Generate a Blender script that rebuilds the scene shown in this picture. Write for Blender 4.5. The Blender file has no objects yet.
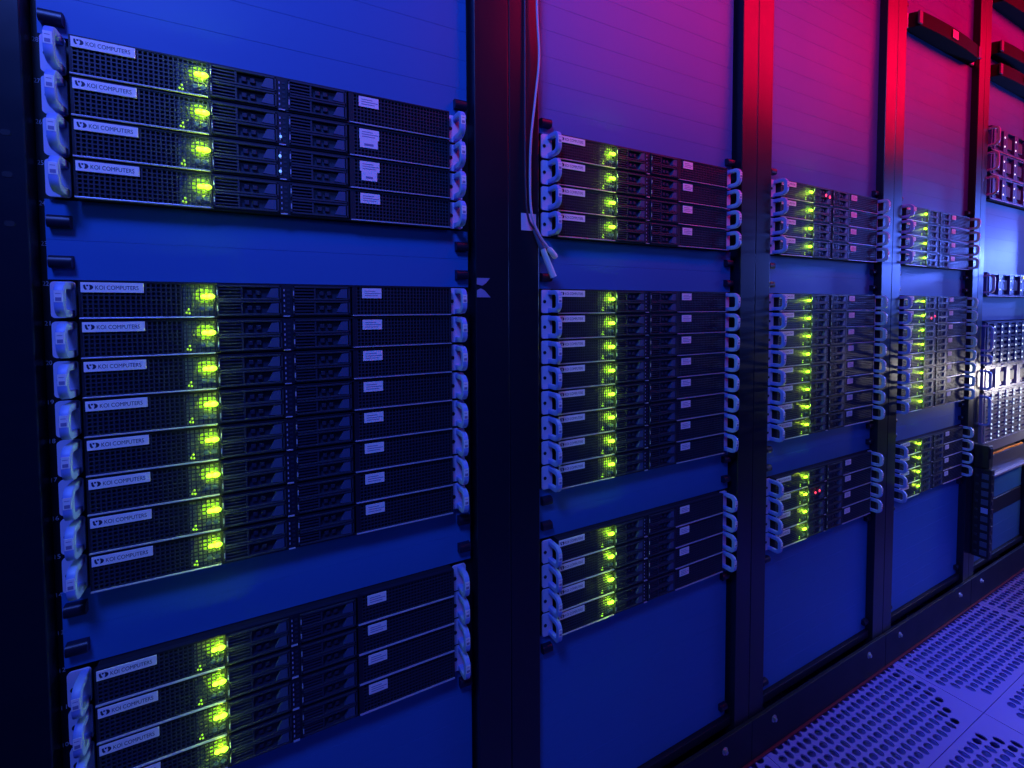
import bpy, bmesh, math, random
from mathutils import Matrix, Vector

random.seed(7)
U = 0.04445                      # one rack unit
W = 0.437                        # server face width
SC = bpy.context.scene
COL = SC.collection
PI = math.pi

# ------------------------------------------------------------------ materials
def mat(name, base, rough=0.5, metal=0.0, spec=0.5, emit=None, estr=0.0, bump=None, vary=None, coat=0.0):
    m = bpy.data.materials.new(name)
    m.use_nodes = True
    nt = m.node_tree
    b = nt.nodes['Principled BSDF']
    b.inputs['Base Color'].default_value = (*base, 1)
    b.inputs['Roughness'].default_value = rough
    b.inputs['Metallic'].default_value = metal
    b.inputs['Specular IOR Level'].default_value = spec
    b.inputs['Coat Weight'].default_value = coat
    if emit:
        b.inputs['Emission Color'].default_value = (*emit, 1)
        b.inputs['Emission Strength'].default_value = estr
    tc = nt.nodes.new('ShaderNodeTexCoord')
    if vary:
        sc, amt = vary
        n = nt.nodes.new('ShaderNodeTexNoise')
        n.inputs['Scale'].default_value = sc
        n.inputs['Detail'].default_value = 3
        r = nt.nodes.new('ShaderNodeMapRange')
        r.inputs[3].default_value = max(0.02, rough - amt)
        r.inputs[4].default_value = min(1.0, rough + amt)
        nt.links.new(tc.outputs['Object'], n.inputs['Vector'])
        nt.links.new(n.outputs['Fac'], r.inputs[0])
        nt.links.new(r.outputs[0], b.inputs['Roughness'])
    if bump:
        sc, st, dist = bump
        n = nt.nodes.new('ShaderNodeTexNoise')
        n.inputs['Scale'].default_value = sc
        n.inputs['Detail'].default_value = 4
        bp = nt.nodes.new('ShaderNodeBump')
        bp.inputs['Strength'].default_value = st
        bp.inputs['Distance'].default_value = dist
        nt.links.new(tc.outputs['Object'], n.inputs['Vector'])
        nt.links.new(n.outputs['Fac'], bp.inputs['Height'])
        nt.links.new(bp.outputs['Normal'], b.inputs['Normal'])
    return m

M = {}
M['panel'] = mat('panel_plastic', (0.036, 0.160, 0.44), 0.45, spec=0.3, bump=(9, 0.10, 0.004), vary=(5, 0.05))
M['post'] = mat('black_powder_coat', (0.006, 0.010, 0.022), 0.30, spec=0.5, vary=(30, 0.04))
M['rail'] = mat('rail_black', (0.006, 0.007, 0.012), 0.5)
M['plinth'] = mat('plinth_dark', (0.006, 0.008, 0.02), 0.5, spec=0.3, vary=(12, 0.06))
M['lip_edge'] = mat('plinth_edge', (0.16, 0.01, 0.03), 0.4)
M['bezel'] = mat('bezel_black', (0.012, 0.014, 0.03), 0.45, spec=0.35)
M['grille'] = mat('grille_black_metal', (0.025, 0.032, 0.06), 0.45, spec=0.4)
M['cavity'] = mat('chassis_dark', (0.008, 0.009, 0.02), 0.7)
M['lip'] = mat('bright_steel', (0.55, 0.55, 0.72), 0.3, metal=0.35)
M['tray'] = mat('tray_dark', (0.026, 0.032, 0.062), 0.4, spec=0.4)
M['latch'] = mat('latch_blue_grey', (0.05, 0.08, 0.18), 0.45)
M['pipe'] = mat('light_pipe', (0.35, 0.4, 0.55), 0.3)
M['ear'] = mat('ear_silver', (0.62, 0.60, 0.82), 0.38, metal=0.0, vary=(60, 0.06))
M['handle'] = mat('handle_blue_grey', (0.26, 0.38, 0.82), 0.36, metal=0.0, vary=(50, 0.06))
M['screw'] = mat('screw_dark', (0.03, 0.025, 0.04), 0.4, metal=0.5)
M['sticker'] = mat('white_sticker', (0.88, 0.88, 0.90), 0.55, bump=(300, 0.05, 0.0002))
M['ink'] = mat('dark_ink', (0.02, 0.02, 0.06), 0.6)
M['ink_grey'] = mat('grey_ink', (0.25, 0.25, 0.4), 0.6)
M['number'] = mat('white_print', (0.6, 0.6, 0.75), 0.6)
M['board'] = mat('led_board', (0.30, 0.34, 0.26), 0.6)
M['green'] = mat('green_led', (0.3, 0.8, 0.05), 0.4, emit=(0.48, 1.0, 0.04), estr=2.6)
M['green_soft'] = mat('green_led_soft', (0.3, 0.8, 0.05), 0.4, emit=(0.50, 1.0, 0.03), estr=0.8)
M['green_halo'] = mat('green_halo', (0.3, 0.6, 0.05), 0.5, emit=(0.36, 0.80, 0.02), estr=0.85)
M['blueled'] = mat('blue_led', (0.3, 0.5, 0.9), 0.4, emit=(0.13, 0.32, 1.0), estr=1.7)
M['redled'] = mat('red_led', (0.8, 0.1, 0.1), 0.4, emit=(1.0, 0.03, 0.10), estr=2.5)
M['whiteled'] = mat('white_led', (0.8, 0.85, 0.9), 0.4, emit=(0.6, 0.8, 1.0), estr=1.6)
M['yellowled'] = mat('yellow_led', (0.8, 0.8, 0.2), 0.4, emit=(0.9, 0.8, 0.15), estr=1.6)
M['knob'] = mat('panel_latch_black', (0.008, 0.010, 0.03), 0.38)
M['bolt'] = mat('bolt_zinc', (0.6, 0.6, 0.66), 0.28, metal=0.85)
M['cable_grey'] = mat('cable_grey', (0.45, 0.45, 0.62), 0.4)
M['cable_dark'] = mat('cable_dark', (0.012, 0.016, 0.05), 0.45)
M['plug'] = mat('plug_white', (0.72, 0.72, 0.8), 0.4)
M['paper'] = mat('paper_tag', (0.6, 0.62, 0.78), 0.6)
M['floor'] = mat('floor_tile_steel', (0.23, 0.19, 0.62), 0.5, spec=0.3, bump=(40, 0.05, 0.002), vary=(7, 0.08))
M['void'] = mat('under_floor', (0.07, 0.10, 0.40), 0.8)
M['storage'] = mat('storage_face', (0.03, 0.09, 0.28), 0.4)
M['storage_silver'] = mat('storage_silver', (0.45, 0.46, 0.55), 0.3, metal=0.4)
M['recess'] = mat('recess_dark', (0.02, 0.018, 0.03), 0.5)
M['appl'] = mat('appliance_black', (0.008, 0.007, 0.012), 0.75, spec=0.12)
M['logo_plate'] = mat('logo_plate', (0.5, 0.42, 0.6), 0.4)
M['orange'] = mat('orange_cable', (1.0, 0.34, 0.0), 0.7, spec=0.1)
M['shelf'] = mat('shelf_grey', (0.16, 0.16, 0.20), 0.35, metal=0.3)
M['strike'] = mat('strike_zinc', (0.30, 0.36, 0.62), 0.35, metal=0.2)

# ------------------------------------------------------------------ mesh helper
class MB:
    def __init__(s):
        s.bm = bmesh.new()
    def _mi(s, faces, mi):
        for f in faces:
            f.material_index = mi
    def box(s, x0, x1, y0, y1, z0, z1, mi=0, bev=0.0):
        r = bmesh.ops.create_cube(s.bm, size=1.0)
        vs = r['verts']
        for v in vs:
            v.co = Vector((x0 + (v.co.x + .5) * (x1 - x0), y0 + (v.co.y + .5) * (y1 - y0), z0 + (v.co.z + .5) * (z1 - z0)))
        fs = list({f for v in vs for f in v.link_faces})
        s._mi(fs, mi)
        if bev > 0:
            es = list({e for v in vs for e in v.link_edges})
            g = bmesh.ops.bevel(s.bm, geom=es, offset=bev, segments=2, affect='EDGES', profile=0.5)
            s._mi(g['faces'], mi)
        return s
    def prism(s, pts, axis, a0, a1, mi=0):
        """polygon in the two other axes, extruded along axis ('x','y','z')"""
        def P(p, a):
            if axis == 'y': return (p[0], a, p[1])
            if axis == 'x': return (a, p[0], p[1])
            return (p[0], p[1], a)
        A = [s.bm.verts.new(P(p, a0)) for p in pts]
        B = [s.bm.verts.new(P(p, a1)) for p in pts]
        n = len(pts)
        fs = [s.bm.faces.new(A), s.bm.faces.new(list(reversed(B)))]
        for i in range(n):
            j = (i + 1) % n
            fs.append(s.bm.faces.new((A[j], A[i], B[i], B[j])))
        s._mi(fs, mi)
        return s
    def ring_prism(s, outer, inner, axis, a0, a1, mi=0):
        """closed loop with a hole: outer and inner lists of equal length"""
        def P(p, a):
            if axis == 'y': return (p[0], a, p[1])
            if axis == 'x': return (a, p[0], p[1])
            return (p[0], p[1], a)
        n = len(outer)
        A = [s.bm.verts.new(P(p, a0)) for p in outer]; B = [s.bm.verts.new(P(p, a1)) for p in outer]
        C = [s.bm.verts.new(P(p, a0)) for p in inner]; D = [s.bm.verts.new(P(p, a1)) for p in inner]
        fs = []
        for i in range(n):
            j = (i + 1) % n
            fs += [s.bm.faces.new((A[i], A[j], C[j], C[i])), s.bm.faces.new((B[j], B[i], D[i], D[j])),
                   s.bm.faces.new((A[j], A[i], B[i], B[j])), s.bm.faces.new((C[i], C[j], D[j], D[i]))]
        s._mi(fs, mi)
        return s
    def tube(s, pts, r, seg=8, mi=0):
        pts = [Vector(p) for p in pts]
        rings = []
        for i, p in enumerate(pts):
            t = (pts[min(i + 1, len(pts) - 1)] - pts[max(i - 1, 0)]).normalized()
            a = Vector((0, 1, 0)) if abs(t.y) < .9 else Vector((1, 0, 0))
            n1 = t.cross(a).normalized(); n2 = t.cross(n1)
            rr = r[i] if isinstance(r, (list, tuple)) else r
            rings.append([s.bm.verts.new(p + rr * (math.cos(2 * PI * k / seg) * n1 + math.sin(2 * PI * k / seg) * n2)) for k in range(seg)])
        fs = []
        for a, b in zip(rings, rings[1:]):
            for k in range(seg):
                fs.append(s.bm.faces.new((a[k], a[(k + 1) % seg], b[(k + 1) % seg], b[k])))
        fs.append(s.bm.faces.new(list(reversed(rings[0])))); fs.append(s.bm.faces.new(rings[-1]))
        s._mi(fs, mi)
        return s
    def disc(s, cx, cz, r, y0, y1, mi=0, seg=14, r2=None):
        """a round button on the front face, axis y; domed a little"""
        r2 = r2 if r2 is not None else r
        a = [s.bm.verts.new((cx + r * math.cos(2 * PI * k / seg), y1, cz + r * math.sin(2 * PI * k / seg))) for k in range(seg)]
        b = [s.bm.verts.new((cx + r2 * math.cos(2 * PI * k / seg), y0, cz + r2 * math.sin(2 * PI * k / seg))) for k in range(seg)]
        fs = [s.bm.faces.new(a), s.bm.faces.new(list(reversed(b)))]
        for k in range(seg):
            fs.append(s.bm.faces.new((a[(k + 1) % seg], a[k], b[k], b[(k + 1) % seg])))
        s._mi(fs, mi)
        return s
    def ellipsoid(s, c, rx, ry, rz, mi=0):
        r = bmesh.ops.create_uvsphere(s.bm, u_segments=12, v_segments=8, radius=1.0)
        for v in r['verts']:
            v.co = Vector((c[0] + v.co.x * rx, c[1] + v.co.y * ry, c[2] + v.co.z * rz))
        s._mi({f for v in r['verts'] for f in v.link_faces}, mi)
        return s
    def grille(s, x0, x1, z0, z1, nx, nz, bar, y0, y1, mi=0):
        """perforated sheet: nx by nz square holes, one connected sheet"""
        def lines(a, b, n):
            p = (b - a - bar) / n
            out = []
            for i in range(n + 1):
                out += [a + i * p, a + i * p + bar]
            return out
        X = lines(x0, x1, nx); Z = lines(z0, z1, nz)
        F = [[s.bm.verts.new((x, y0, z)) for z in Z] for x in X]
        B = [[s.bm.verts.new((x, y1, z)) for z in Z] for x in X]
        def hole(i, k): return i % 2 == 1 and k % 2 == 1
        I, K = len(X) - 1, len(Z) - 1
        fs = []
        for i in range(I):
            for k in range(K):
                if not hole(i, k):
                    fs.append(s.bm.faces.new((F[i][k], F[i + 1][k], F[i + 1][k + 1], F[i][k + 1])))
                else:
                    q = [(i, k), (i + 1, k), (i + 1, k + 1), (i, k + 1)]
                    for (a, b), (c, d) in zip(q, q[1:] + q[:1]):
                        fs.append(s.bm.faces.new((F[a][b], F[c][d], B[c][d], B[a][b])))
        s._mi(fs, mi)
        return s
    def build(s, name, m, parent=None, smooth=None, loc=None):
        me = bpy.data.meshes.new(name)
        bmesh.ops.recalc_face_normals(s.bm, faces=s.bm.faces[:])
        s.bm.to_mesh(me); s.bm.free()
        for mm in (m if isinstance(m, (list, tuple)) else [m]):
            me.materials.append(M[mm])
        if smooth is not None:
            me.polygons.foreach_set('use_smooth', [True] * len(me.polygons))
            me.set_sharp_from_angle(angle=math.radians(smooth))
        o = bpy.data.objects.new(name, me)
        COL.objects.link(o)
        if parent is not None:
            o.parent = parent
        if loc is not None:
            o.location = loc
        return o

def tag(o, label=None, cat=None, group=None, kind=None):
    if label: o['label'] = label
    if cat: o['category'] = cat
    if group: o['group'] = group
    if kind: o['kind'] = kind
    return o

def empty(name, loc=(0, 0, 0)):
    o = bpy.data.objects.new(name, None)
    o.empty_display_size = 0.02
    o.location = loc
    COL.objects.link(o)
    return o

def copy_tree(o, parent=None):
    c = o.copy()
    COL.objects.link(c)
    if parent is not None:
        c.parent = parent
    for ch in list(o.children):
        copy_tree(ch, c)
    return c

def text_mesh(name, body, height, width, m, parent, x, y, z):
    """flat lettering facing -y; lower left corner at (x, y, z)"""
    cu = bpy.data.curves.new(name, 'FONT')
    cu.body = body
    cu.extrude = 0.0
    tmp = bpy.data.objects.new('tmp_text', cu)
    COL.objects.link(tmp)
    bpy.context.view_layer.update()
    dg = bpy.context.evaluated_depsgraph_get()
    me = bpy.data.meshes.new_from_object(tmp.evaluated_get(dg))
    COL.objects.unlink(tmp); bpy.data.objects.remove(tmp); bpy.data.curves.remove(cu)
    xs = [v.co.x for v in me.vertices]; ys = [v.co.y for v in me.vertices]
    x0, x1, y0, y1 = min(xs), max(xs), min(ys), max(ys)
    for v in me.vertices:
        v.co = Vector((x + (v.co.x - x0) / (x1 - x0) * width, y, z + (v.co.y - y0) / (y1 - y0) * height))
    me.materials.clear(); me.materials.append(M[m])
    me.name = name
    o = bpy.data.objects.new(name, me)
    COL.objects.link(o)
    if parent is not None: o.parent = parent
    return o

def rrect(x0, x1, z0, z1, r, n=5):
    out = []
    for cx, cz, a in ((x1 - r, z1 - r, 0), (x0 + r, z1 - r, 90), (x0 + r, z0 + r, 180), (x1 - r, z0 + r, 270)):
        for i in range(n + 1):
            t = math.radians(a + 90 * i / n)
            out.append((cx + r * math.cos(t), cz + r * math.sin(t)))
    return out

# ------------------------------------------------------------------ the slim server (one of each kind, then copied)
H = 0.0430

def loop_handle(x0, x1, parent, zlo=0.0025, zhi=0.0410, yf=-0.0235, yb=0.0095, th=0.0078, r=0.0132, name='handle'):
    # a D loop standing on the ear, in the y-z plane
    def path(y0, y1, z0, z1, rr):
        pts = [(y1, z0)]
        for cy, cz, a in ((y0 + rr, z0 + rr, 270), (y0 + rr, z1 - rr, 180)):
            for i in range(9):
                t = math.radians(a - 90 * i / 8)
                pts.append((cy + rr * math.cos(t), cz + rr * math.sin(t)))
        pts.append((y1, z1))
        return pts
    outer = path(yf, yb, zlo, zhi, r)
    inner = path(yf + th, yb, zlo + th, zhi - th, max(r - th, 0.003))
    b = MB()
    b.bm.faces.ensure_lookup_table()
    n = len(outer)
    V = {}
    for nm, pts in (('o', outer), ('i', inner)):
        for s_, xx in (('a', x0), ('b', x1)):
            V[nm + s_] = [b.bm.verts.new((xx, p[0], p[1])) for p in pts]
    for i in range(n - 1):
        j = i + 1
        b.bm.faces.new((V['oa'][i], V['oa'][j], V['ob'][j], V['ob'][i]))
        b.bm.faces.new((V['ia'][j], V['ia'][i], V['ib'][i], V['ib'][j]))
        b.bm.faces.new((V['oa'][j], V['oa'][i], V['ia'][i], V['ia'][j]))
        b.bm.faces.new((V['ob'][i], V['ob'][j], V['ib'][j], V['ib'][i]))
    for e in (0, n - 1):
        b.bm.faces.new((V['oa'][e], V['ob'][e], V['ib'][e], V['ia'][e]))
    bmesh.ops.recalc_face_normals(b.bm, faces=b.bm.faces[:])
    ed = [e for e in b.bm.edges if len(e.link_faces) == 2 and abs(e.verts[0].co.x - e.verts[1].co.x) < 1e-6 and e.calc_face_angle(0) > 1.2]
    bmesh.ops.bevel(b.bm, geom=ed, offset=0.0011, segments=2, affect='EDGES', profile=0.5)
    return b.build(name, 'handle', parent, smooth=35)

def ear(x0, x1, hx0, hx1, screw_x, parent, label_tag):
    e = MB().prism(rrect(x0, x1, 0.0015, 0.0420, 0.004), 'y', 0.0095, 0.0125).build('ear', 'ear', parent, smooth=30)
    MB().disc(screw_x, 0.0215, 0.0030, 0.0086, 0.0096).build('screw', 'screw', e, smooth=30)
    h = loop_handle(hx0, hx1, e)
    if label_tag:
        MB().box(hx0 + .0006, hx1 - .0006, -0.02385, -0.0233, 0.0185, 0.0312).box(hx0 + .0018, hx1 - .0018, -0.0240, -0.02384, 0.0198, 0.0236, 1) \
            .box(hx0 + .0018, hx1 - .0022, -0.0240, -0.02384, 0.0275, 0.0281, 2).build('tag_sticker', ['sticker', 'ink_grey', 'ink_grey'], e)
    return e

def make_tray(x0, z0, parent):
    x1, z1 = x0 + 0.0722, z0 + 0.0188
    b = MB()
    b.box(x0, x1, 0.0035, 0.0055, z0, z1)                                   # back plate
    b.box(x0, x1, -0.0030, 0.0036, z1 - 0.0024, z1, bev=0.0004)             # top bar
    b.box(x0, x1, -0.0030, 0.0036, z0, z0 + 0.0024, bev=0.0004)             # bottom bar
    b.box(x0, x0 + 0.0022, -0.0030, 0.0036, z0, z1)                         # left stile
    b.box(x1 - 0.0022, x1, -0.0030, 0.0036, z0, z1)                         # right stile
    for k in range(3):                                                     # vent ribs
        zz = z0 + 0.0046 + k * 0.0042
        b.box(x0 + 0.002, x0 + 0.026, -0.0018, 0.0036, zz, zz + 0.0017)
    b.box(x0 + 0.026, x0 + 0.0282, -0.0022, 0.0036, z0 + .002, z1 - .002)
    for k in range(2):
        xx = x0 + 0.033 + k * 0.0095
        b.box(xx, xx + 0.0055, -0.0003, 0.0036, z0 + 0.0066, z0 + 0.0122, bev=0.0005)
    b.box(x0 + 0.0004, x0 + 0.0018, -0.0036, -0.0029, z0 + 0.006, z0 + 0.0125, 1)
    t = b.build('drive_tray', ['tray', 'pipe'], parent)
    l = MB()
    l.prism([(x1 - 0.0175, z0 + 0.0036), (x1 - 0.0035, z0 + 0.0030), (x1 - 0.0035, z1 - 0.0030), (x1 - 0.0120, z1 - 0.0036)], 'y', -0.0026, 0.0036)
    l.build('latch', 'latch', t)
    return t

def make_server():
    root = empty('rack_server')
    MB().box(0.001, W - 0.001, 0.0060, 0.62, 0.0006, H - 0.0004).build('chassis', 'cavity', root)
    b = MB()                                                               # the bezel frame
    b.box(0.0, W, -0.0004, 0.0062, H - 0.0018, H)
    b.box(0.0, W, -0.0002, 0.0062, 0.0, 0.0019)
    for a, c in ((0.0, 0.0021), (0.1268, 0.1285), (0.2905, 0.2965), (W - 0.0021, W)):
        b.box(a, c, 0.0, 0.0062, 0.0, H)
    b.build('bezel', 'bezel', root)
    for a, c in ((0.0005, 0.1270), (0.2035, 0.2115), (0.2910, W - 0.0006)):      # bright bottom edge
        MB().box(a, c, -0.0028, 0.0, 0.0002, 0.0017, bev=0.0003).build('bottom_lip', 'lip', root)
    MB().grille(0.0018, 0.1272, 0.0016, H - 0.0014, 26, 8, 0.0014, 0.0004, 0.0018).build('grille', 'grille', root)
    MB().grille(0.2962, W - 0.0018, 0.0016, H - 0.0014, 29, 8, 0.0013, 0.0004, 0.0018).build('grille', 'grille', root)
    for x0 in (0.1295, 0.2150):
        for z0 in (0.0022, 0.0218):
            make_tray(x0, z0, root)
    d = MB().box(0.2022, 0.2145, -0.0006, 0.006, 0.0018, H - 0.0018)
    for k in range(5):
        d.box(0.2042, 0.2056, -0.0012, -0.0005, 0.0065 + k * 0.0068, 0.0092 + k * 0.0068, 1)
    for k in range(6):
        d.box(0.2082, 0.2118, -0.0011, -0.0005, 0.0050 + k * 0.0058, 0.0075 + k * 0.0058, 2)
    d.build('control_strip', ['bezel', 'pipe', 'tray'], root)
    # lamps and an added halo behind the left grille
    MB().box(0.0945, 0.1266, 0.0050, 0.0060, 0.0022, H - 0.0022).build('led_board', 'board', root)
    for cx, rr in ((0.1236, 1.0), (0.1166, 0.80)):
        MB().ellipsoid((cx, -0.0002, 0.0262), 0.0048 * rr, 0.0026, 0.0034 * rr).build('status_light', 'green', root, smooth=60)
    MB().ellipsoid((0.1165, 0.0046, 0.0275), 0.0108, 0.0018, 0.0090).build('halo_disc', 'green_halo', root)  # added glowing disc, paints the LED halo seen through the grille
    for px, pz in ((0.0985, 0.0065), (0.1008, 0.0105), (0.1015, 0.0058)):
        MB().ellipsoid((px, 0.0006, pz), 0.0011, 0.0008, 0.0014).build('activity_light', 'green_soft', root, smooth=60)
    for px in (0.1145, 0.1222):
        MB().disc(px, 0.0115, 0.0028, -0.0008, 0.0008).build('push_button', 'latch', root, smooth=30)
    # name plate
    n = MB().box(0.0022, 0.0580, -0.0016, 0.0002, 0.0298, 0.0410, bev=0.0003).build('name_plate', 'sticker', root)
    text_mesh('lettering', 'KOI COMPUTERS', 0.0046, 0.0385, 'ink', n, 0.0150, -0.0018, 0.0330)
    g = MB()
    g.prism([(0.0046, 0.0380), (0.0062, 0.0384), (0.0068, 0.0352), (0.0080, 0.0332), (0.0062, 0.0326), (0.0050, 0.0345)], 'y', -0.0018, -0.0015)
    g.prism([(0.0072, 0.0384), (0.0092, 0.0382), (0.0088, 0.0366), (0.0074, 0.0364)], 'y', -0.0018, -0.0015)
    g.prism([(0.0096, 0.0326)] + [(0.0098 + 0.0034 * math.cos(math.radians(t)), 0.0355 + 0.0029 * math.sin(math.radians(t))) for t in range(-80, 81, 20)] + [(0.0096, 0.0384), (0.0104, 0.0355)], 'y', -0.0018, -0.0015)
    g.build('emblem', 'ink', n)
    # white sticker right of the trays
    s = MB().box(0.3040, 0.3310, -0.0006, 0.0004, 0.0252, 0.0392)
    for k, w in enumerate((0.018, 0.022, 0.015)):
        s.box(0.3075, 0.3075 + w, -0.0008, -0.00055, 0.0285 + k * 0.0032, 0.0294 + k * 0.0032, 1)
    s.build('sticker', ['sticker', 'ink_grey'], root)
    ear(-0.0262, -0.0050, -0.0142, -0.0058, -0.0205, root, True)
    ear(W + 0.0012, W + 0.0240, W + 0.0092, W + 0.0176, W + 0.0048, root, True)
    return root

server = make_server()

# ------------------------------------------------------------------ racks
OFF = [0.0, 0.633, 1.2585, 1.8602, 2.452]          # left edge of the server faces in each rack
SEAM = [-0.0955, 0.5375, 1.1655, 1.7780, 2.3720, 2.985]
FL = [-0.037, 0.5940, 1.2185, 1.8272, 2.4160]      # left opening edge of each rack
FR = [0.4775, 1.1140, 1.7205, 2.3272, 2.930]       # right opening edge
YF = -0.003
FLOOR = -0.078
TOPL = 48
WHERE = ['leftmost rack', 'second rack from the left', 'third rack from the left', 'fourth rack from the left', 'far right rack']

def panel_latch(parent, x0, z0, flip=False):
    b = MB()
    prof = [(0.0165, z0 - .0068), (0.0085, z0 - .0068), (0.0062, z0 - .0045), (0.0056, z0 - .0005), (0.0062, z0 + .0035), (0.0085, z0 + .0064), (0.0115, z0 + .0072), (0.0165, z0 + .0072)]
    b.prism(prof, 'x', x0, x0 + 0.0195)
    return b.build('latch', 'knob', parent, smooth=40)

def blank_panel(r, z0, z1, label, latches):
    x0, x1 = OFF[r] - 0.0295, min(OFF[r] + 0.4720, FR[r] - 0.0008)
    o = empty('blanking_panel', (x0, 0.016, z0))
    tag(o, label, 'blanking panel', 'blanking panels between the servers')
    b = MB()
    n = max(1, round((z1 - z0) / U))
    w = x1 - x0
    h = (z1 - z0) / n
    pts = [(0.006, 0.0003)]
    for k in range(n):                             # a sheet with a fine snap groove at every unit
        za, zb = k * h, (k + 1) * h
        g = 0.00025
        pts += [(0.0004, za + 0.0001), (0.0, za + g), (0.0, zb - g), (0.0004, zb - 0.0001)]
    pts += [(0.006, z1 - z0 - 0.0003)]
    b.prism(pts, 'x', 0, w)
    b.build('sheet', 'panel', o)
    for lz in latches:
        for lx in (0.0035, w - 0.0225):
            l = panel_latch(o, lx, lz)
            l.location = (0, -0.0165, 0)
    return o

def seven(parent, r, lines):
    b = empty('tmp')

def make_rack(r):
    root = empty('rack_cabinet', (SEAM[r], YF, FLOOR))
    tag(root, ['black rack cabinet nearest the camera, its left post at the left edge',
               'second black rack cabinet from the left, thin cables hanging at its left post',
               'third black rack cabinet from the left, with a red-lit left post top',
               'fourth black rack cabinet from the left, appliance near its top',
               'far right black rack cabinet holding the tall storage arrays'][r], 'rack cabinet', 'rack cabinets standing side by side')
    inv = Vector((-SEAM[r], -YF, -FLOOR))
    top = TOPL * U
    def add(b, name, m, **k):
        o = b.build(name, m, root, **k)
        o.location = inv
        return o
    s0, s1 = SEAM[r] + 0.0006, SEAM[r + 1] - 0.0006
    add(MB().box(s0, FL[r], YF, 0.075, FLOOR + 0.004, top, bev=0.0012), 'upright', 'post')
    add(MB().box(FR[r], s1, YF, 0.075, FLOOR + 0.004, top, bev=0.0012), 'upright', 'post')
    # mounting rails with square holes along the edge
    for a, c in ((FL[r] + 0.0004, OFF[r] - 0.003), (OFF[r] + W + 0.003, FR[r] - 0.0004)):
        if c - a < 0.003: continue
        b = MB().box(a, c, 0.0232, 0.0262, 0.03, top - 0.05)
        add(b, 'mounting_rail', 'rail')
    # closed sides and back so nothing behind shows
    add(MB().box(s0, s0 + 0.0015, 0.075, 0.95, FLOOR + 0.004, top), 'side_panel', 'post')
    add(MB().box(s1 - 0.0015, s1, 0.075, 0.95, FLOOR + 0.004, top), 'side_panel', 'post')
    add(MB().box(s0 + .0015, s1 - .0015, 0.94, 0.95, FLOOR + 0.004, top), 'back_panel', 'post')
    add(MB().box(s0, s1, YF, 0.95, top, top + 0.03), 'top_panel', 'post')
    # bottom frame rail, plinth and bolts
    add(MB().box(FL[r] + .0004, FR[r] - .0004, 0.006, 0.05, 0.024, 0.0435, bev=0.0015), 'bottom_rail', 'plinth')
    add(MB().box(s0, s1, -0.0120, -0.0034, FLOOR + 0.006, 0.0235, bev=0.0012), 'plinth', 'plinth')
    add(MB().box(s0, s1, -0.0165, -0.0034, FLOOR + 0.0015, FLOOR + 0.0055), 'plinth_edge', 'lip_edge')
    for bx in (SEAM[r] + 0.082, SEAM[r + 1] - 0.095):
        b = MB().disc(bx, -0.004, 0.0085, -0.0135, -0.0119, seg=18)
        b.disc(bx, -0.004, 0.0052, -0.0185, -0.0134, seg=6, r2=0.0046)
        add(b, 'bolt', 'bolt', smooth=30)
    # unit numbers printed beside the ears
    for k in range(9, 31):
        t = text_mesh('unit_number', str(k), 0.0050, 0.0050 if k > 9 else 0.0026, 'number', root, OFF[r] - 0.0360, 0.02305, (k + 1) * U - 0.0065)
        t.location = inv
    return root

racks = [make_rack(r) for r in range(5)]

# marks on single posts
def on_rack(r, b, name, m, **k):
    o = b.build(name, m, racks[r], **k)
    o.location = (-SEAM[r], -YF, -FLOOR)
    return o
b = MB().prism([(0.479, 1.0365), (0.5015, 1.0365), (0.4945, 1.0285), (0.488, 1.0245), (0.479, 1.0265)], 'y', -0.0042, -0.0029)
b.prism([(0.479, 1.0170), (0.4855, 1.0200), (0.492, 1.0170), (0.5025, 1.0060), (0.479, 1.0060)], 'y', -0.0042, -0.0029)
on_rack(0, b, 'strike_plate', 'strike')
for z in (1.173, 1.130, 1.079):
    on_rack(0, MB().prism(rrect(-0.0555, -0.0475, z - 0.003, z + 0.003, 0.0025), 'y', -0.0034, -0.0029), 'slot', 'cavity')

# ------------------------------------------------------------------ servers in the racks
STACKS = [('top', 28, 4), ('middle', 22, 8), ('bottom', 12, 4)]
ORD = {4: ['topmost', 'second from top', 'third from top', 'lowest'],
       8: ['topmost', 'second from top', 'third from top', 'fourth from top', 'fourth from bottom', 'third from bottom', 'second from bottom', 'lowest']}
GROUP = 'slim servers in the rack cabinets'
first = True
SRV = {}
for r in range(4):
    for sname, top_slot, n in STACKS:
        for i in range(n):
            slot = top_slot - i
            o = server if first else copy_tree(server)
            first = False
            o.location = (OFF[r], 0.0, slot * U + 0.0004)
            tag(o, 'slim server, %s in the %s stack of the %s' % (ORD[n][i], sname, WHERE[r]), 'server', GROUP)
            SRV[(r, slot)] = o

# rack 1, upper servers carry a second sticker; a few lamps differ
for slot, (x0, x1, z0, z1) in {27: (0.3045, 0.3290, 0.0135, 0.0256), 26: (0.3060, 0.3275, 0.0125, 0.0256)}.items():
    s = MB().box(x0, x1, -0.0007, 0.0003, z0, z1)
    s.box(x0 + .006, x1 - .006, -0.0009, -0.00065, z0 + .003, z0 + .006, 1)
    s.build('sticker', ['sticker', 'ink_grey'], SRV[(0, slot)])
def lamps(key, pts, m, rad, label=None):
    for p in pts:
        o = MB().ellipsoid((p[0], -0.0034, p[1]), rad, 0.0014, rad * 1.25).build('status_light', m, SRV[key], smooth=60)
        if label: o['label'] = label
lamps((0, 27), [(0.2052, 0.0105)], 'blueled', 0.0015, 'blue status light')
lamps((0, 26), [(0.2040, 0.0300), (0.2040, 0.0105)], 'blueled', 0.0016, 'blue status light')
lamps((2, 28), [(0.1800, 0.0240), (0.1970, 0.0215)], 'redled', 0.0030, 'red status light')
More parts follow.
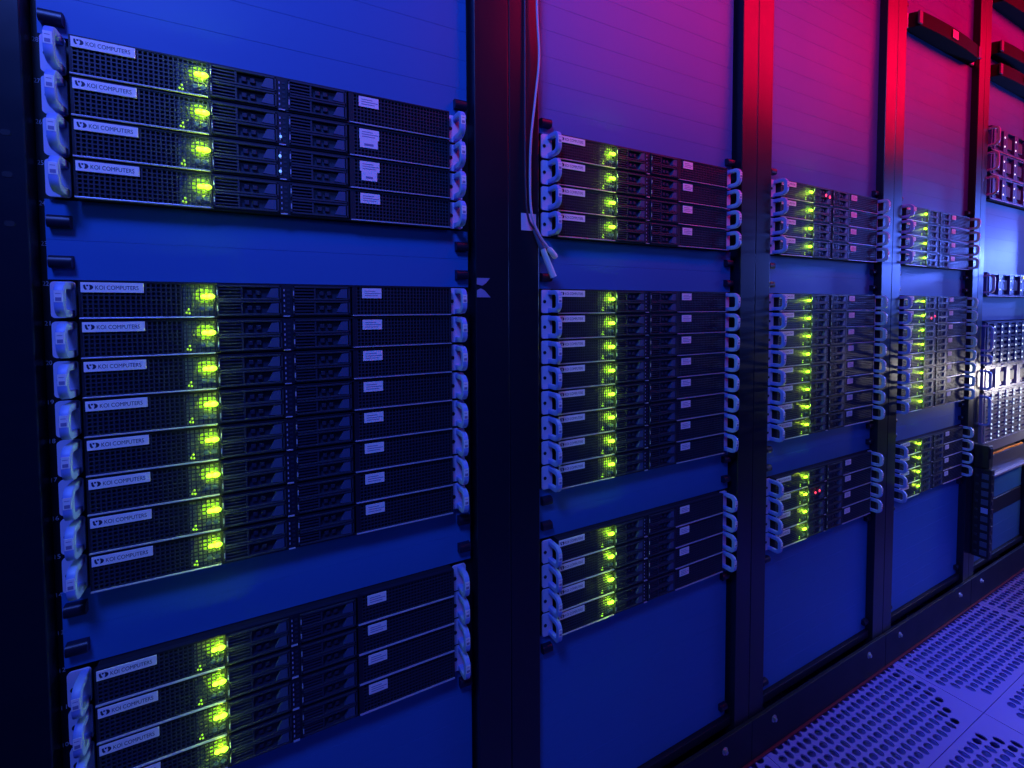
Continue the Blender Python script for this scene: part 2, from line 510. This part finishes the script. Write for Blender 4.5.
lamps((2, 11), [(0.1600, 0.0240), (0.1780, 0.0260)], 'redled', 0.0026, 'red status light')
lamps((3, 21), [(0.1700, 0.0180), (0.1950, 0.0240)], 'redled', 0.0026, 'red status light')
SRV[(0, 27)]['label'] = 'slim server with one blue light, second from top in the leftmost rack'
SRV[(0, 26)]['label'] = 'slim server with two blue lights, third from top in the leftmost rack'
SRV[(2, 28)]['label'] = 'slim server with red lights at the very top of the third rack'
SRV[(2, 11)]['label'] = 'slim server with red lights in the bottom stack of the third rack'
SRV[(3, 21)]['label'] = 'slim server with red lights in the middle stack of the fourth rack'

# ------------------------------------------------------------------ blanking panels
for r in range(4):
    w = WHERE[r]
    if r == 3:
        blank_panel(r, 29 * U, 40.45 * U, 'tall blank panel below the curved appliance in the %s' % w, [0.39 * U])
        blank_panel(r, 41.55 * U, 47 * U, 'blank panel above the curved appliance in the %s' % w, [0.39 * U])
    else:
        blank_panel(r, 29 * U, 47 * U, 'tall blank panel above the top stack in the %s' % w, [0.39 * U])
    blank_panel(r, 23 * U, 25 * U, 'narrow blank panel between top and middle stacks in the %s' % w, [0.44 * U, 1.44 * U])
    blank_panel(r, 13 * U, 15 * U, 'narrow blank panel between middle and bottom stacks in the %s' % w, [0.54 * U, 1.56 * U])
    blank_panel(r, 1 * U, 9 * U, 'tall blank panel below the bottom stack in the %s' % w, [7.5 * U, 0.6 * U])
r5 = WHERE[4]
blank_panel(4, 41.35 * U, 42.0 * U, 'thin blank panel between the two curved appliances in the %s' % r5, [])
blank_panel(4, 43.1 * U, 45.95 * U, 'blank panel above the curved appliances at top of the %s' % r5, [])
blank_panel(4, 36.6 * U, 40.25 * U, 'blank panel between curved appliance and storage units in the %s' % r5, [0.4 * U])
blank_panel(4, 25 * U, 30.7 * U, 'tall blank panel below three storage units in the %s' % r5, [])
blank_panel(4, 21.05 * U, 23 * U, 'narrow blank panel above the tall storage array in the %s' % r5, [])
blank_panel(4, 5.7 * U, 8 * U, 'dark blank panel under the grey drawer in the %s' % r5, [])
blank_panel(4, 1 * U, 4.3 * U, 'lowest blank panel near the floor in the %s' % r5, [])

# ------------------------------------------------------------------ curved appliances
def appliance(r, line, label):
    o = empty('curved_appliance', (OFF[r], 0.0, line * U))
    tag(o, label, 'appliance', 'curved black appliances near the rack tops')
    MB().box(0.0, W, 0.016, 0.40, 0.001, 0.043).build('chassis', 'appl', o)
    n = 32
    arc = [(0.004 + (W - 0.008) * i / n, 0.006 - 0.020 * (1 - abs(2 * i / n - 1) ** 40) - 0.008 * (1 - abs(2 * i / n - 1) ** 2)) for i in range(n + 1)]
    poly = arc + [(W - 0.004, 0.0155), (0.004, 0.0155)]
    b = MB().prism(poly, 'z', 0.0015, 0.0425)
    f = b.build('front_cover', 'appl', o, smooth=40)
    for x0, x1 in ((-0.025, 0.003), (W - 0.003, W + 0.0232)):
        MB().box(x0, x1, 0.0085, 0.0145, 0.001, 0.043, bev=0.0015).build('ear', 'ear', o)
    for x0, x1 in ((0.0040, 0.0240), (W - 0.0240, W - 0.0040)):
        MB().box(x0, x1, -0.0180, -0.0130, 0.004, 0.040, bev=0.001).build('end_cap', 'latch', f)
    # plate with emblem at the middle of the bowed cover
    MB().box(0.200, 0.237, -0.0252, -0.0235, 0.010, 0.034, bev=0.0005).build('name_plate', 'logo_plate', f)
    return o
appliance(3, 40.5, 'curved black appliance with a pale badge near the top of the fourth rack')
appliance(4, 42.05, 'upper of two curved black appliances in the far right rack')
appliance(4, 40.3, 'lower of two curved black appliances in the far right rack')
appliance(4, 46.0, 'dark curved appliance in the top right corner, cut by the frame')

# ------------------------------------------------------------------ storage units in the far right rack
def storage_unit(line, units, cols, rows, label, body, handle_zs, leds=True, slats=0, tray_m='recess'):
    hh = units * U - 0.0012
    o = empty('storage_unit', (OFF[4], 0.0, line * U + 0.0006))
    tag(o, label, 'storage unit', 'storage units in the far right rack')
    MB().box(0.0005, W - 0.0005, 0.010, 0.60, 0.0005, hh - 0.0005).build('chassis', 'cavity', o)
    b = MB()
    b.box(0, W, -0.001, 0.010, 0, 0.0035).box(0, W, -0.001, 0.010, hh - 0.0035, hh)
    b.box(0, 0.012, -0.001, 0.010, 0, hh).box(W - 0.012, W, -0.001, 0.010, 0, hh)
    b.build('bezel', body, o)
    MB().box(0.001, W - 0.001, -0.0040, -0.001, 0.0004, 0.0024).build('bottom_lip', 'lip', o)
    cw = (W - 0.024) / cols
    rh = (hh - 0.007) / rows
    for c in range(cols):
        for k in range(rows):
            x0 = 0.012 + c * cw + 0.0008; x1 = x0 + cw - 0.0016
            z0 = 0.0035 + k * rh + 0.0006; z1 = z0 + rh - 0.0012
            t = MB()
            t.box(x0, x1, 0.006, 0.010, z0, z1)
            t.box(x0, x1, -0.003, 0.006, z1 - 0.003, z1).box(x0, x1, -0.003, 0.006, z0, z0 + 0.003)
            t.box(x0, x0 + cw * 0.16, -0.004, 0.006, z0, z1)
            t.box(x1 - cw * 0.16, x1, -0.004, 0.006, z0, z1)
            if slats:
                for q in range(slats):
                    zz = z0 + 0.003 + (z1 - z0 - 0.006) * (q + .3) / slats
                    t.box(x0, x1, -0.001, 0.006, zz, zz + (z1 - z0 - .006) / slats * .45)
            else:
                t.box(x0 + cw * .28, x1 - cw * .28, 0.0, 0.006, z0 + rh * .25, z1 - rh * .25, 1, bev=0.001)
            tr = t.build('drive_tray', [body, tray_m], o)
            if leds:
                for zz in ((z0 * .72 + z1 * .28), (z0 * .30 + z1 * .70)):
                    MB().ellipsoid((x1 - cw * .06, -0.0045, zz), 0.0034, 0.0012, 0.0034).build('status_light', 'whiteled', tr)
    for hz0, hz1 in handle_zs:
        e = MB().box(-0.0255, -0.0010, 0.0095, 0.0125, hz0 - 0.001, hz1 + 0.001, bev=0.001).build('ear', 'ear', o)
        loop_handle(-0.0130, -0.0040, e, hz0, hz1, -0.026, 0.0095, 0.007, min(0.016, (hz1 - hz0) / 3))
        e = MB().box(W + 0.0010, W + 0.0235, 0.0095, 0.0125, hz0 - 0.001, hz1 + 0.001, bev=0.001).build('ear', 'ear', o)
        loop_handle(W + 0.004, W + 0.013, e, hz0, hz1, -0.026, 0.0095, 0.007, min(0.016, (hz1 - hz0) / 3))
    return o
for k, nm in enumerate(('lowest', 'middle', 'topmost')):
    storage_unit(30.75 + 1.93 * k, 1.92, 4, 1, '%s of the three stacked storage units in the far right rack' % nm, 'storage', [(0.010, 0.076)])
su = storage_unit(23.02, 1.95, 4, 1, 'single storage unit between two blank panels in the far right rack', 'storage', [(0.010, 0.076)])
MB().ellipsoid((0.335, -0.006, 0.074), 0.006, 0.002, 0.006).build('status_light', 'yellowled', su)['label'] = 'yellow status light'
storage_unit(17.35, 3.65, 6, 3, 'tall blue-lit storage array below a blank panel, far right rack', 'storage', [(0.055, 0.150), (0.010, 0.045)], slats=2)
storage_unit(15.35, 1.95, 4, 1, 'silver storage unit with a six-sided handle, far right rack', 'storage_silver', [(0.008, 0.078)], leds=False)
storage_unit(11.05, 4.25, 6, 5, 'tall white-lit storage array above the silver strip, far right rack', 'storage_silver', [(0.070, 0.178)], slats=2)

sh = empty('drawer', (OFF[4], 0.0, 8 * U))
tag(sh, 'grey drawer under the silver strip, an orange cord along its top, far right rack', 'drawer')
MB().box(0.001, W - 0.001, 0.012, 0.45, 0.001, 0.074).build('box', 'shelf', sh)
MB().box(-0.024, W + 0.022, 0.002, 0.0115, 0.008, 0.078, bev=0.0012).build('front', 'shelf', sh)
MB().box(-0.024, W + 0.022, -0.010, 0.0115, 0.0005, 0.0075, bev=0.001).build('pull_lip', 'storage_silver', sh)
st = MB().box(OFF[4] - .024, OFF[4] + W + .022, 0.004, 0.0135, 10.15 * U, 10.95 * U, bev=0.001).build('cover_strip', 'storage_silver')
tag(st, 'silver strip directly under the tall white-lit storage array', 'cover strip')
pts = [(OFF[4] + 0.03 + 0.39 * i / 14, 0.0055 + 0.0015 * math.sin(i * .9), 8 * U + 0.0780 + 0.0042) for i in range(15)]
oc = MB().tube(pts, 0.0042, 8).build('orange_cord', 'orange', smooth=60)
tag(oc, 'orange cord lying along the top of the grey drawer', 'cord')
bar = MB().box(OFF[4] - .024, OFF[4] + W + .022, 0.013, 0.022, 4.35 * U, 5.65 * U, bev=0.002).build('gap_strip', 'rail')  # dark strip put in for the shade of an open gap
tag(bar, 'dark strip as shaded gap between the two lowest blank panels of the far right rack', 'gap strip')

# vertical power strip and its black plug block beside the far right rack
ps = empty('power_strip', (2.385, -0.0035, 0.106))
tag(ps, 'dark vertical power strip with sockets on the last post', 'power strip')
MB().box(0.0, 0.030, -0.046, -0.0, 0.0, 0.316, bev=0.002).build('body', 'bezel', ps)
for k in range(10):
    z = 0.010 + k * 0.030
    MB().box(-0.0015, 0.0005, -0.040, -0.022, z, z + 0.019, bev=0.0006).build('socket', 'latch' if k != 5 else 'handle', ps)
    MB().box(-0.0012, 0.0005, -0.014, -0.006, z + 0.005, z + 0.013, bev=0.0005).build('clip', 'tray', ps)
    MB().box(0.008, 0.022, -0.0472, -0.0455, z + 0.002, z + 0.017, bev=0.0006).build('socket', 'tray', ps)
bx = empty('plug_block', (2.382, -0.0035, 0.424))
tag(bx, 'black plug block on top of the vertical power strip', 'plug block')
MB().box(0.0, 0.034, -0.040, 0.0, 0.0, 0.080, bev=0.003).build('housing', 'rail', bx)
MB().box(0.006, 0.028, -0.0415, -0.0395, 0.036, 0.072, bev=0.001).build('cover', 'knob', bx)

# ------------------------------------------------------------------ cables at the second rack's left post
def spline(pts, n=10):
    pts = [Vector(p) for p in pts]
    out = []
    for i in range(len(pts) - 1):
        p0 = pts[max(i - 1, 0)]; p1 = pts[i]; p2 = pts[i + 1]; p3 = pts[min(i + 2, len(pts) - 1)]
        for k in range(n):
            t = k / n
            out.append(0.5 * ((2 * p1) + (-p0 + p2) * t + (2 * p0 - 5 * p1 + 4 * p2 - p3) * t * t + (-p0 + 3 * p1 - 3 * p2 + p3) * t ** 3))
    out.append(pts[-1])
    return out
cx = OFF[1]
ca = empty('hanging_cable', (cx - 0.05, -0.012, 1.06))
tag(ca, 'pale thin cable hanging down the post to a small white plug', 'cable', 'thin cables hanging at the second rack')
def at(o, pts): return [Vector(p) - o.location for p in pts]
path = [(cx - 0.0510, -0.0165, 1.75), (cx - 0.0500, -0.0165, 1.49), (cx - 0.0460, -0.0165, 1.40), (cx - 0.0535, -0.0165, 1.33), (cx - 0.0620, -0.0165, 1.26), (cx - 0.0640, -0.0165, 1.19), (cx - 0.0620, -0.019, 1.14), (cx - 0.0510, -0.0245, 1.108), (cx - 0.0360, -0.028, 1.0870)]
MB().tube(spline(at(ca, path)), 0.0020, 8).build('lead', 'cable_grey', ca, smooth=60)
MB().tube(at(ca, [(cx - 0.0360, -0.028, 1.0870), (cx - 0.0335, -0.028, 1.0845), (cx - 0.0230, -0.028, 1.0740), (cx - 0.0212, -0.028, 1.0722)]), [0.0030, 0.0048, 0.0048, 0.0034], 12).build('plug', 'plug', ca, smooth=40)
cb = empty('hanging_cable', (cx - 0.06, -0.012, 1.03))
tag(cb, 'darker cable beside the pale one ending in a long pale plug', 'cable', 'thin cables hanging at the second rack')
path = [(cx - 0.0660, -0.0065, 1.75), (cx - 0.0665, -0.0065, 1.45), (cx - 0.0675, -0.0065, 1.28), (cx - 0.0670, -0.0070, 1.18), (cx - 0.0630, -0.0085, 1.138), (cx - 0.0545, -0.012, 1.120), (cx - 0.0415, -0.018, 1.088)]
MB().tube(spline(at(cb, path)), 0.0019, 8).build('lead', 'cable_dark', cb, smooth=60)
MB().tube(at(cb, [(cx - 0.0545, -0.012, 1.1185), (cx - 0.0410, -0.018, 1.0862)]), [0.0030, 0.0052], 12).build('strain_relief', 'latch', cb, smooth=40)
MB().tube(at(cb, [(cx - 0.0412, -0.0180, 1.0866), (cx - 0.0210, -0.020, 1.0405)]), [0.0046, 0.0056], 12).build('plug', 'plug', cb, smooth=40)
tg = MB().box(cx - 0.0735, cx - 0.0455, -0.0042, -0.0031, 1.1175, 1.1455).build('paper_tag', 'paper')
tag(tg, 'square pale tag on the post behind the hanging cables', 'tag')

# ------------------------------------------------------------------ perforated raised floor
def floor_mesh():
    T = 0.6115
    X0, YL = 1.8265, -0.2115
    b = MB()
    bm = b.bm
    n = 24
    marg = 0.013
    p = (T - 2 * marg) / n
    SEG = 12
    # one tile as a list of (verts, faces), then repeated
    def tile(tx, ty):
        g = 0.0008
        cache = {}
        def gv(i, k):
            if (i, k) not in cache:
                cache[(i, k)] = bm.verts.new((tx + marg + i * p, ty + marg + k * p, FLOOR))
            return cache[(i, k)]
        for i in range(n):
            for k in range(n):
                c = [gv(i, k), gv(i + 1, k), gv(i + 1, k + 1), gv(i, k + 1)]
                ci = min(i, n - 1 - i); ck = min(k, n - 1 - k)
                if ci + ck < 3:
                    bm.faces.new(c); continue
                cx_, cy_ = tx + marg + (i + .5) * p, ty + marg + (k + .5) * p
                ang = math.radians(0 if (i + k) % 2 == 0 else 90)
                ra, rb = p * 0.475, p * 0.35
                el = []; dn = []
                for q in range(SEG):
                    # start in the direction of corner 0 (-135 deg)
                    t = math.radians(-135 + 360 * q / SEG)
                    d = Vector((math.cos(t), math.sin(t)))
                    dx = d.x * math.cos(ang) + d.y * math.sin(ang); dy = -d.x * math.sin(ang) + d.y * math.cos(ang)
                    rr = 1 / math.sqrt((dx / ra) ** 2 + (dy / rb) ** 2)
                    el.append(bm.verts.new((cx_ + d.x * rr, cy_ + d.y * rr, FLOOR)))
                    dn.append(bm.verts.new((cx_ + d.x * rr, cy_ + d.y * rr, FLOOR - 0.003)))
                s4 = SEG // 4
                for side in range(4):
                    A, B2 = c[side], c[(side + 1) % 4]
                    ring = [el[(side * s4 + q) % SEG] for q in range(s4 + 1)]
                    bm.faces.new([A, B2] + list(reversed(ring)))
                for q in range(SEG):
                    bm.faces.new((el[q], el[(q + 1) % SEG], dn[(q + 1) % SEG], dn[q]))
        # solid border
        o = [bm.verts.new((tx + g, ty + g, FLOOR)), bm.verts.new((tx + T - g, ty + g, FLOOR)), bm.verts.new((tx + T - g, ty + T - g, FLOOR)), bm.verts.new((tx + g, ty + T - g, FLOOR))]
        d = [bm.verts.new((v.co.x, v.co.y, FLOOR - 0.012)) for v in o]
        sides = [[gv(i, 0) for i in range(n + 1)], [gv(n, k) for k in range(n + 1)], [gv(n - i, n) for i in range(n + 1)], [gv(0, n - k) for k in range(n + 1)]]
        for s_ in range(4):
            bm.faces.new([o[s_], o[(s_ + 1) % 4]] + list(reversed(sides[s_])))
            bm.faces.new((o[(s_ + 1) % 4], o[s_], d[s_], d[(s_ + 1) % 4]))
    for ix in range(-2, 3):
        for iy in (0, -1):
            tile(X0 + ix * T, YL + iy * T)
    # the void under the tiles
    x0, x1 = X0 - 3.2 * T, X0 + 3.4 * T
    y0, y1 = YL - 1.6 * T, 1.1
    vs = [bm.verts.new(v) for v in ((x0, y0, FLOOR - 0.030), (x1, y0, FLOOR - 0.030), (x1, y1, FLOOR - 0.030), (x0, y1, FLOOR - 0.030))]
    f = bm.faces.new(vs); f.material_index = 1
    o = b.build('floor', ['floor', 'void'])
    return tag(o, None, None, None, 'structure')
floor_mesh()

# ------------------------------------------------------------------ lights
def area(name, loc, aim, sx, sy, power, color, spread=180):
    l = bpy.data.lights.new(name, 'AREA')
    l.shape = 'RECTANGLE'; l.size = sx; l.size_y = sy
    l.energy = power; l.color = color
    l.spread = math.radians(spread)
    o = bpy.data.objects.new(name, l)
    o.location = loc
    d = (Vector(aim) - Vector(loc)).normalized()
    o.rotation_euler = d.to_track_quat('-Z', 'Y').to_euler()
    COL.objects.link(o)
    return o
BLUE = (0.07, 0.155, 1.0)
area('blue_key_lamp', (-0.22, -0.90, 2.14), (0.40, 0.0, 1.05), 0.32, 0.32, 22, BLUE)
area('blue_added_fill', (0.45, -2.1, 1.7), (1.5, 0.0, 1.0), 0.5, 0.5, 4, BLUE)  # added fill, no fixture behind it, lifts the handles on the farther racks
area('blue_far_lamp', (6.6, -1.9, 1.60), (1.5, 0, 1.1), 1.2, 1.0, 50, BLUE)
area('blue_end_lamp', (5.2, -0.28, 1.35), (1.5, 0, 1.1), 0.12, 0.12, 6, (0.09, 0.17, 1.0), 60)
area('red_strip_lamp', (2.75, -0.92, 2.28), (2.75, 0.0, 2.1), 3.7, 1.0, 135, (1.0, 0.0, 0.05))
area('white_end_lamp', (3.10, -0.25, 0.66), (2.45, 0.0, 0.60), 0.08, 0.08, 1.4, (1.0, 0.92, 0.85))
area('blue_added_floor_fill', (2.1, -0.75, 1.5), (2.0, -0.34, -0.08), 0.5, 0.3, 2.0, BLUE, 55)  # added fill without a visible source, brightens the floor tiles
# unseen baffle added under the red strip lamp, cuts its light off lower down
hs = MB()
hs.box(0.85, 4.70, -0.95, -0.42, 1.745, 1.75).box(0.85, 4.70, -0.955, -0.945, 1.745, 3.0)
hs.box(0.85, 0.855, -0.95, -0.42, 1.75, 3.0).box(4.695, 4.70, -0.95, -0.42, 1.75, 3.0)
tag(hs.build('added_baffle_1', 'rail'), kind='structure')

w = bpy.data.worlds.new('room_dark')
SC.world = w
w.use_nodes = True
bg = w.node_tree.nodes['Background']
bg.inputs[0].default_value = (0.05, 0.10, 1.0, 1)
bg.inputs[1].default_value = 0.008

# lamps shining from the status boards
gl = bpy.data.lights.new('status_glow', 'POINT')
gl.energy = 0.04; gl.color = (0.55, 1.0, 0.02); gl.shadow_soft_size = 0.002
for (r, slot), o in SRV.items():
    g = bpy.data.objects.new('status_glow', gl)
    g.location = (0.1200, -0.0075, 0.0262)
    g.parent = o
    COL.objects.link(g)

# ------------------------------------------------------------------ camera
cam = bpy.data.cameras.new('camera')
co = bpy.data.objects.new('camera', cam)
COL.objects.link(co)
yaw, pit, rol = 0.48754, -0.03869, -0.00505
f = Vector((math.sin(yaw) * math.cos(pit), math.cos(yaw) * math.cos(pit), math.sin(pit)))
rt = Vector((math.cos(yaw), -math.sin(yaw), 0)); up = rt.cross(f)
c_, s_ = math.cos(rol), math.sin(rol)
R_ = c_ * rt + s_ * up; U_ = -s_ * rt + c_ * up
co.matrix_world = Matrix(((R_.x, U_.x, -f.x, 0.18065), (R_.y, U_.y, -f.y, -0.68377), (R_.z, U_.z, -f.z, 0.98727), (0, 0, 0, 1)))
cam.sensor_fit = 'HORIZONTAL'
cam.sensor_width = 36.0
cam.lens = 468.117 / 1024 * 36.0
cam.shift_y = -56.915 / 1024
cam.clip_start = 0.02
SC.camera = co

SC.view_settings.view_transform = 'Standard'
SC.view_settings.look = 'None'
SC.view_settings.exposure = 0.0
SC.view_settings.gamma = 1.0
SC.view_settings.use_curve_mapping = False
